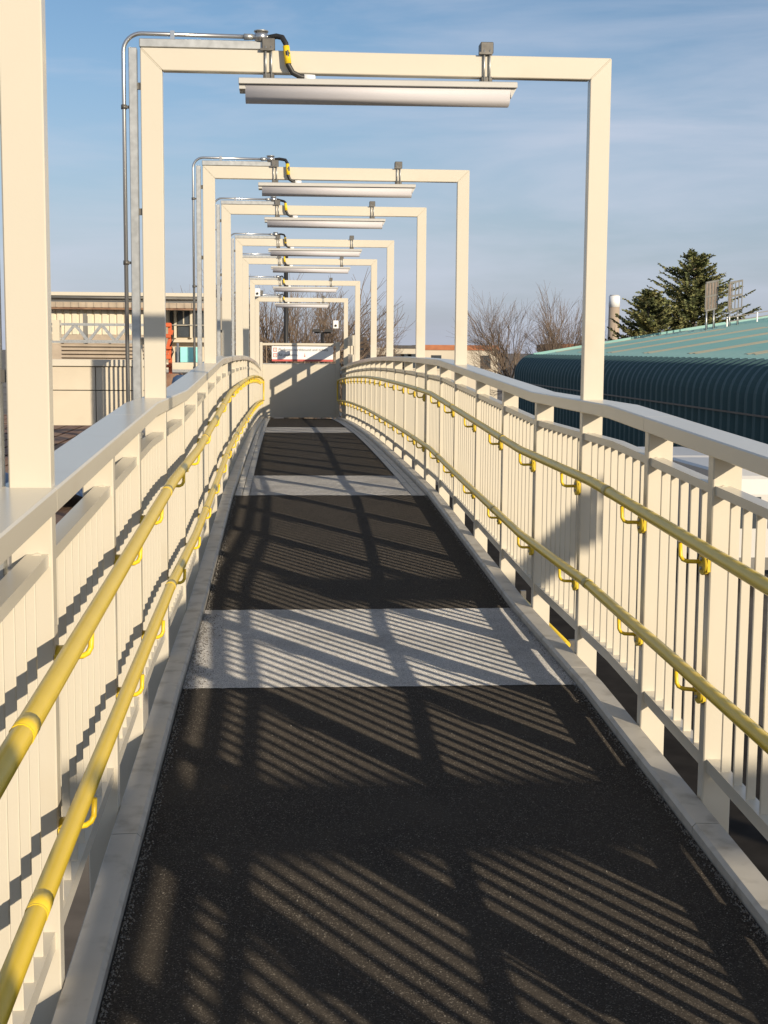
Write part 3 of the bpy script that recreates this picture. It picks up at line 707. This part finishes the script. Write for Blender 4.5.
obj('seam_rail', MB().box(XW-.17, XW-.135, Y0, Y1, -1.92, -1.86), DARKSTEEL, ts)
obj('body', MB().face_prism([(XW+.1, Y0+.2, -5.5), (XW+.1, Y0+.2, czr), (xe+.2, Y0+.2, ze-.15), (XR-.1, Y0+.2, ze+(XR-xe)*SL-.15), (XR-.1, Y0+.2, -5.5)], [(XW+.1, Y1-.1, -5.5), (XW+.1, Y1-.1, czr), (xe+.2, Y1-.1, ze-.15), (XR-.1, Y1-.1, ze+(XR-xe)*SL-.15), (XR-.1, Y1-.1, -5.5)]), UNDER, ts)
obj('verge_trim', MB().face_prism([(xe, Y1, ze+.02), (XR, Y1, ze+(XR-xe)*SL+.02), (XR, Y1, ze+(XR-xe)*SL+.18), (xe, Y1, ze+.18)], [(xe, Y1+.15, ze+.02), (XR, Y1+.15, ze+(XR-xe)*SL+.02), (XR, Y1+.15, ze+(XR-xe)*SL+.18), (xe, Y1+.15, ze+.18)]), TEALR, ts)
# vans in front of it
VANW = mat('van_white_paint', (.56, .55, .52), .3, var=.02)
def van(x, y, rz, zbase, label, hi=False):
    t = thing('parked_van', label, 'van', (x, y, zbase), 'white vans parked beside the teal shed')
    o = lambda q: [(x+a, y+b, zbase+c) for a, b, c in q]
    side = [(0, .35), (0, 1.9), (.12, 2.25), (.5, 2.38), (3.6, 2.38), (4.1, 2.2), (4.6, 1.35), (5.3, 1.15), (5.45, .9), (5.45, .35)]
    obj('body', MB().face_prism(o([(-.95, b, c) for b, c in side]), o([(.95, b, c) for b, c in side])), VANW, t, .05)
    obj('rear_window', MB().face_prism(o([(-.78, -.012, 1.2), (-.08, -.012, 1.2), (-.08, -.012, 1.85), (-.78, -.012, 1.85)]), o([(-.78, .03, 1.2), (-.08, .03, 1.2), (-.08, .03, 1.85), (-.78, .03, 1.85)])), DARKG, t)
    obj('rear_window', MB().face_prism(o([(.08, -.012, 1.2), (.78, -.012, 1.2), (.78, -.012, 1.85), (.08, -.012, 1.85)]), o([(.08, .03, 1.2), (.78, .03, 1.2), (.78, .03, 1.85), (.08, .03, 1.85)])), DARKG, t)
    obj('side_window', MB().face_prism(o([(-.965, 3.55, 1.35), (-.965, 4.45, 1.35), (-.965, 4.1, 1.95), (-.965, 3.55, 1.95)]), o([(-.93, 3.55, 1.35), (-.93, 4.45, 1.35), (-.93, 4.1, 1.95), (-.93, 3.55, 1.95)])), DARKG, t)
    for s_ in (-.9, .9): obj('tail_light', MB().face_prism(o([(s_-.05, -.02, .9), (s_+.05, -.02, .9), (s_+.05, -.02, 1.5), (s_-.05, -.02, 1.5)]), o([(s_-.05, .03, .9), (s_+.05, .03, .9), (s_+.05, .03, 1.5), (s_-.05, .03, 1.5)])), ORANGE, t)
    obj('bumper', MB().face_prism(o([(-.95, -.06, .35), (.95, -.06, .35), (.95, -.06, .6), (-.95, -.06, .6)]), o([(-.95, .0, .35), (.95, .0, .35), (.95, .0, .6), (-.95, .0, .6)])), UNDER, t)
    for b in (.95, 4.35):
        for s_ in (-.86, .86):
            wh = obj('wheel', MB().tube([(x+s_-.11, y+b, zbase+.34), (x+s_+.11, y+b, zbase+.34)], .34, 16), BLACKRUB, t)
            obj('rim', MB().tube([(x+s_-.115, y+b, zbase+.34), (x+s_+.115, y+b, zbase+.34)], .19, 12), GALV, wh)
xv, zv = px(688, 457, 33); van(xv, 33, 0, zv-2.38, 'white van parked by the teal shed, roof showing behind the right railing')
xv2, zv2 = px(766, 471, 27.5); van(xv2, 27.5, 0, zv2-2.38, 'nearer white van at the right picture edge, behind the railing')
yd = MB(); yd.quad((4.5, 2, min(zv, zv2)-2.40), (13.85, 2, min(zv, zv2)-2.40), (13.85, 84, min(zv, zv2)-2.40), (4.5, 84, min(zv, zv2)-2.40))
struct('yard', yd, mat('yard_asphalt', (.07, .062, .052), .9, var=.3, vscale=.8))

# ------------------------------------------------------------------ trees
BARK = mat('bare_bark', (.17, .135, .10), .9, var=.3, vscale=8)
TWIG = mat('twig_bark', (.17, .125, .09), .9, var=.25, vscale=5)
def bare_tree(base, height, seed, label, spread=.42, levels=5, lean=(0, 0), r0=None, group='bare winter trees', low=.3):
    rnd = random.Random(seed); T = MB(); K = MB()
    r0 = r0 or height*.018
    def grow(p, d, L, r, lev):
        n = 4 if lev < 3 else 2
        pts = [Vector(p)]; rs = [r]; dd = Vector(d)
        for i in range(n):
            dd = (dd + Vector((rnd.gauss(0, .13), rnd.gauss(0, .13), rnd.gauss(.03, .08)))).normalized()
            pts.append(pts[-1]+dd*L/n); rs.append(r*(1-.42*(i+1)/n))
        (T if lev < 2 else K).tube(pts, rs, 6 if lev < 2 else 3, cap=False)
        if lev >= levels: return
        nb = {0: 7, 1: 5, 2: 4, 3: 4}.get(lev, 3)
        for k in range(nb):
            f = (low if lev == 0 else .25) + (1-(low if lev == 0 else .25))*(k+rnd.random()*.7)/nb
            i = min(n-1, int(f*n)); q = pts[i].lerp(pts[i+1], f*n-i)
            a = rnd.random()*6.28; ax = Vector((math.cos(a), math.sin(a), 0))
            e = dd.cross(ax)
            if e.length < .1: e = Vector((1, 0, 0))
            s = spread*(1.0+.5*rnd.random())
            nd = (dd*math.cos(s)+e.normalized()*math.sin(s)).normalized()
            if lev > 1: nd = (nd+Vector((0, 0, .18))).normalized()
            grow(q, nd, L*(.58+.22*rnd.random()), max(.008, rs[i]*.55), lev+1)
        grow(pts[-1], dd, L*.66, max(.008, rs[-1]*.85), lev+1)
    d0 = Vector((lean[0], lean[1], 1)).normalized()
    t = thing('bare_tree', label, 'tree', base, group)
    grow(base, d0, height*.42, r0, 0)
    obj('trunk', T, BARK, t); obj('twigs', K, TWIG, t)
    return t
def gx(x, Y): return px(x, 340, Y)[0]
bare_tree((gx(299, 58), 58, -5.5), 8.9, 3, 'tall bare tree with a forked trunk right behind the station sign', .5, 4, r0=.24)
bare_tree((gx(262, 64), 64, -5.5), 8.7, 8, 'bare tree just left of the lamp column beyond the barrier', .46, 4, r0=.24)
bare_tree((gx(345, 70), 70, -5.5), 8.6, 15, 'bare tree behind the twin-headed lamp beyond the barrier', .5, 4, r0=.2)
bare_tree((gx(378, 84), 84, -5.5), 6.7, 21, 'small bare tree right of the farthest frames', .45, 4)
bare_tree((gx(190, 76), 76, -5.5), 9.7, 31, 'bare tree above the flat roofs between the left posts', .38, 4)
bare_tree((gx(518, 97), 97, -5.5), 9.9, 46, 'bare tree leaning left at the near end of the teal roof, leftmost of three', .40, 4, lean=(-.16, 0), low=.15, r0=.16)
bare_tree((gx(552, 99), 99, -5.5), 10.0, 77, 'tallest bare tree behind the teal roof, middle of three', .36, 4, lean=(-.14, 0), low=.2, r0=.16)
bare_tree((gx(570, 101), 101, -5.5), 9.4, 63, 'bare tree behind the teal roof beside the frame post, rightmost of three', .38, 4, lean=(.06, 0), low=.2, r0=.14)
NEEDLE = mat('conifer_needles', (.13, .15, .055), .8, var=.5, vscale=1.3, col2=(.20, .19, .065), c2scale=.9)
def conifer(base, height, rad, seed, label):
    rnd = random.Random(seed); t = thing('conifer', label, 'tree', base, 'dark conifers behind the teal roof')
    bx_, by_, bz = base
    obj('trunk', MB().tube([(bx_, by_, bz), (bx_, by_, bz+height*.6), (bx_, by_, bz+height*.99)], [.28, .17, .02], 8), BARK, t)
    L = MB(); B = MB(); z = .12*height
    while z < height*.985:
        f = 1-z/height; nb = 7 if f > .25 else 5
        for k in range(nb):
            a = rnd.random()*6.283; ln = rad*(f**.72)*(.5+.85*rnd.random())+.15
            st = Vector((bx_, by_, bz+z+rnd.uniform(-.2, .2))); pts = [st]; d = Vector((math.cos(a), math.sin(a), .12+rnd.uniform(-.12, .12)))
            for i in range(4): d.z += .10; pts.append(pts[-1]+d.normalized()*ln/4)
            B.tube(pts, [.04, .03, .022, .014, .006], 3, cap=False)
            m = int(52*ln/1.5)+12
            for j in range(m):
                u = .12+.88*(j+rnd.random())/m; i = min(3, int(u*4)); q = pts[i].lerp(pts[i+1], u*4-i)
                side = Vector((-math.sin(a), math.cos(a), 0))*rnd.choice((-1, 1)); dr = (d.normalized()*.55+side*rnd.uniform(.2, 1)+Vector((0, 0, rnd.uniform(-.45, .35)))).normalized()
                s = rnd.uniform(.16, .46)*(1-.35*u); nn = dr.cross(Vector((rnd.gauss(0, 1), rnd.gauss(0, 1), rnd.gauss(0, 1)))).normalized()*s*.22
                L.quad(q-nn*.4, q+dr*s*.55-nn, q+dr*s, q+dr*s*.55+nn)
        z += max(.13, .30*(f**.5))
    obj('branches', B, BARK, t); obj('crown', L, NEEDLE, t)
conifer((gx(692, 100), 100, -5.5), 12.7, 7.4, 5, 'tall dark conifer with a pointed top behind the teal roof')
conifer((gx(648, 97), 97, -5.5), 9.8, 4.6, 6, 'lower spreading conifer just left of the tall pointed one')
# chimney
chx, chz = px(614.5, 296, 210)
ch = thing('chimney', 'tall round chimney with a white top beside the frame post', 'chimney', (chx, 210, -5.5))
TAN = mat('chimney_tan', (.36, .29, .22), .8, var=.08, vscale=.5)
obj('shaft', MB().tube([(chx, 210, -5.5), (chx, 210, chz-1.7)], [.98, .82], 20), TAN, ch)
obj('white_top', MB().tube([(chx, 210, chz-1.7), (chx, 210, chz)], [.85, .84], 20), SWHITE, ch)
obj('rim', MB().tube([(chx, 210, chz-.02), (chx, 210, chz+.16)], [.72, .70], 16), GREYROOF, ch)
# steel lattice frames on the teal roof
RUST = mat('rusty_slats', (.20, .16, .13), .8, var=.2)
for (xa_, xb_, lab) in ((706, 722, 'left of two slatted steel frames standing on the teal roof'), (729, 746.5, 'right of two slatted steel frames standing on the teal roof')):
    Yf = 80.0
    xL, zT = px(xa_, 283, Yf); xR_, zB = px(xb_, 311, Yf)
    t = thing('slatted_frame', lab, 'steel frame', ((xL+xR_)/2, Yf, zB), 'slatted frames on the teal roof')
    sk = .9; dzr = .10
    P = lambda u, z: (xL+(xR_-xL)*u, Yf+sk*u, z+dzr*u*2)
    for z in (zT, (zT+zB)/2+.0, zB): obj('cross_bar', MB().bar(P(0, z), P(1, z), .07, .11), UNDER, t)
    for u in (0, .25, .5, .75, 1): obj('upright', MB().bar(P(u, zB+.06), P(u, zT-.06), .05, .05), UNDER, t)
    for u in ((.06, .31, .56, .81) if xa_ < 710 else (.06,)): obj('slat', MB().face_prism([P(u, zB+.06), P(u+.13, zB+.06), P(u+.13, zT-.06), P(u, zT-.06)], [tuple(Vector(q)+Vector((0, .05, 0))) for q in (P(u, zB+.06), P(u+.13, zB+.06), P(u+.13, zT-.06), P(u, zT-.06))]), RUST, t)
    for u in (.12, .72):
        q = P(u, zB-.06); obj('leg', MB().tube([(q[0], q[1], ze+(q[0]-xe)*SL-.1), q], .05, 8), GALV, t); obj('brace', MB().bar((q[0]+.5, q[1]+1.3, ze+(q[0]+.5-xe)*SL), (q[0], q[1], q[2]-.25), .05), GALV, t)
# roof edge rail on the teal roof
rr = thing('roof_rail', 'thin guard rail along the upper teal roof at the right edge', 'guard rail', (28, 79, 2))
for dzz in (.55, .3): obj('rail', MB().bar((25.5, 80.5, ze+(25.5-xe)*SL+dzz), (32.5, 80.5, ze+(32.5-xe)*SL+dzz), .05), DARKSTEEL, rr)
for xx in (25.6, 27.4, 29.2, 31.0): obj('post', MB().box(xx-.03, xx+.03, 80.47, 80.53, ze+(xx-xe)*SL-.1, ze+(xx-xe)*SL+.58), GALV, rr)

# ------------------------------------------------------------------ far buildings
BRICK = mat('orange_brick', (.36, .14, .065), .85, var=.18, vscale=1.2)
REND = mat('cream_render', (.52, .47, .38), .85, var=.06, vscale=.3)
SLATE = mat('dark_slate', (.06, .058, .06), .7, var=.15)
def far_building(xa_, xb_, ytop, yband, Y, dep, label, band, windows=()):
    x0, z1 = px(xa_, ytop, Y); x1, zb_ = px(xb_, yband, Y)
    t = thing('distant_building', label, 'building', ((x0+x1)/2, Y, -5.5), 'low buildings beyond the trees')
    obj('wall', MB().box(x0, x1, Y, Y+dep, -5.5, zb_), REND, t)
    obj('parapet', MB().box(x0-.1, x1+.1, Y-.1, Y+dep, zb_+.004, z1), band, t)
    n = max(3, int((x1-x0)/2.2))
    for k in range(n):
        xx = x0+(x1-x0)*(k+.5)/n
        for zt_ in (zb_-.5, zb_-3.0):
            wdw = obj('window', MB().box(xx-.5, xx+.5, Y-.03, Y+.05, zt_-1.3, zt_), DARKG, t); obj('sill', MB().box(xx-.6, xx+.6, Y-.12, Y-.002, zt_-1.42, zt_-1.303), REND, wdw)
    return t
far_building(424, 498, 344.8, 350.5, 135, 12, 'low cream building with an orange brick parapet between frame posts', BRICK)
far_building(395, 417, 345.2, 348.5, 128, 12, 'low cream building with a dark roof edge between frame posts', SLATE)
far_building(561, 586, 343.8, 351.5, 130, 10, 'cream building with a brick top behind the bare trees', BRICK)
far_building(553, 560.5, 344.5, 351.5, 129, 8, 'small dark roof box beside the brick-topped building', SLATE)
far_building(374, 393, 347.6, 349.2, 120, 10, 'pale flat-roofed building glimpsed behind the farthest frame posts', REND)
hx0, hz = px(340, 352, 70); hx1, _ = px(372, 352, 70)
hs = thing('pitched_roof_house', 'house with a dark pitched roof right of the end barrier', 'house', ((hx0+hx1)/2, 70, -5.5), None)
obj('wall', MB().box(hx0+.2, hx1-.1, 70, 76, -5.5, hz-.6), REND, hs); zr_ = px(363, 336, 70)[1]
obj('roof', MB().face_prism([(hx0, 69.7, hz-.6), (hx1, 69.7, hz-.6), (hx1-.1, 73, zr_), (hx0+.6, 73, zr_)], [(hx0, 76.3, hz-.6), (hx1, 76.3, hz-.6), (hx1-.1, 73.1, zr_), (hx0+.6, 73.1, zr_)]), SLATE, hs)
# lamp posts beyond the barrier
lx, lz = px(286, 252, 44)
lp = thing('lamp_column', 'tall dark lamp column seen through the frames beyond the sign', 'lamp post', (lx, 44, -5.5))
obj('column', MB().tube([(lx, 44, -5.5), (lx, 44, lz)], [.085, .07], 10), BLACKRUB, lp); obj('top_cap', MB().tube([(lx, 44, lz+.002), (lx, 44, lz+.08)], [.1, .06], 10), BLACKRUB, lp)
tx, tz = px(322.5, 332, 50)
tl = thing('twin_lamp', 'dark lamp post with two flat heads above the sign', 'lamp post', (tx, 50, -5.5))
obj('column', MB().tube([(tx, 50, -5.5), (tx, 50, tz-.05)], .05, 8), BLACKRUB, tl)
obj('cross_arm', MB().box(tx-.3, tx+.3, 49.96, 50.04, tz-.05, tz+.0), BLACKRUB, tl)
for s_ in (-.22, .22): obj('lamp_head', MB().face_prism([(tx+s_-.15, 49.8, tz+.002), (tx+s_+.15, 49.8, tz+.002), (tx+s_+.11, 49.8, tz+.10), (tx+s_-.11, 49.8, tz+.10)], [(tx+s_-.15, 50.2, tz+.002), (tx+s_+.15, 50.2, tz+.002), (tx+s_+.11, 50.2, tz+.10), (tx+s_-.11, 50.2, tz+.10)]), BLACKRUB, tl)
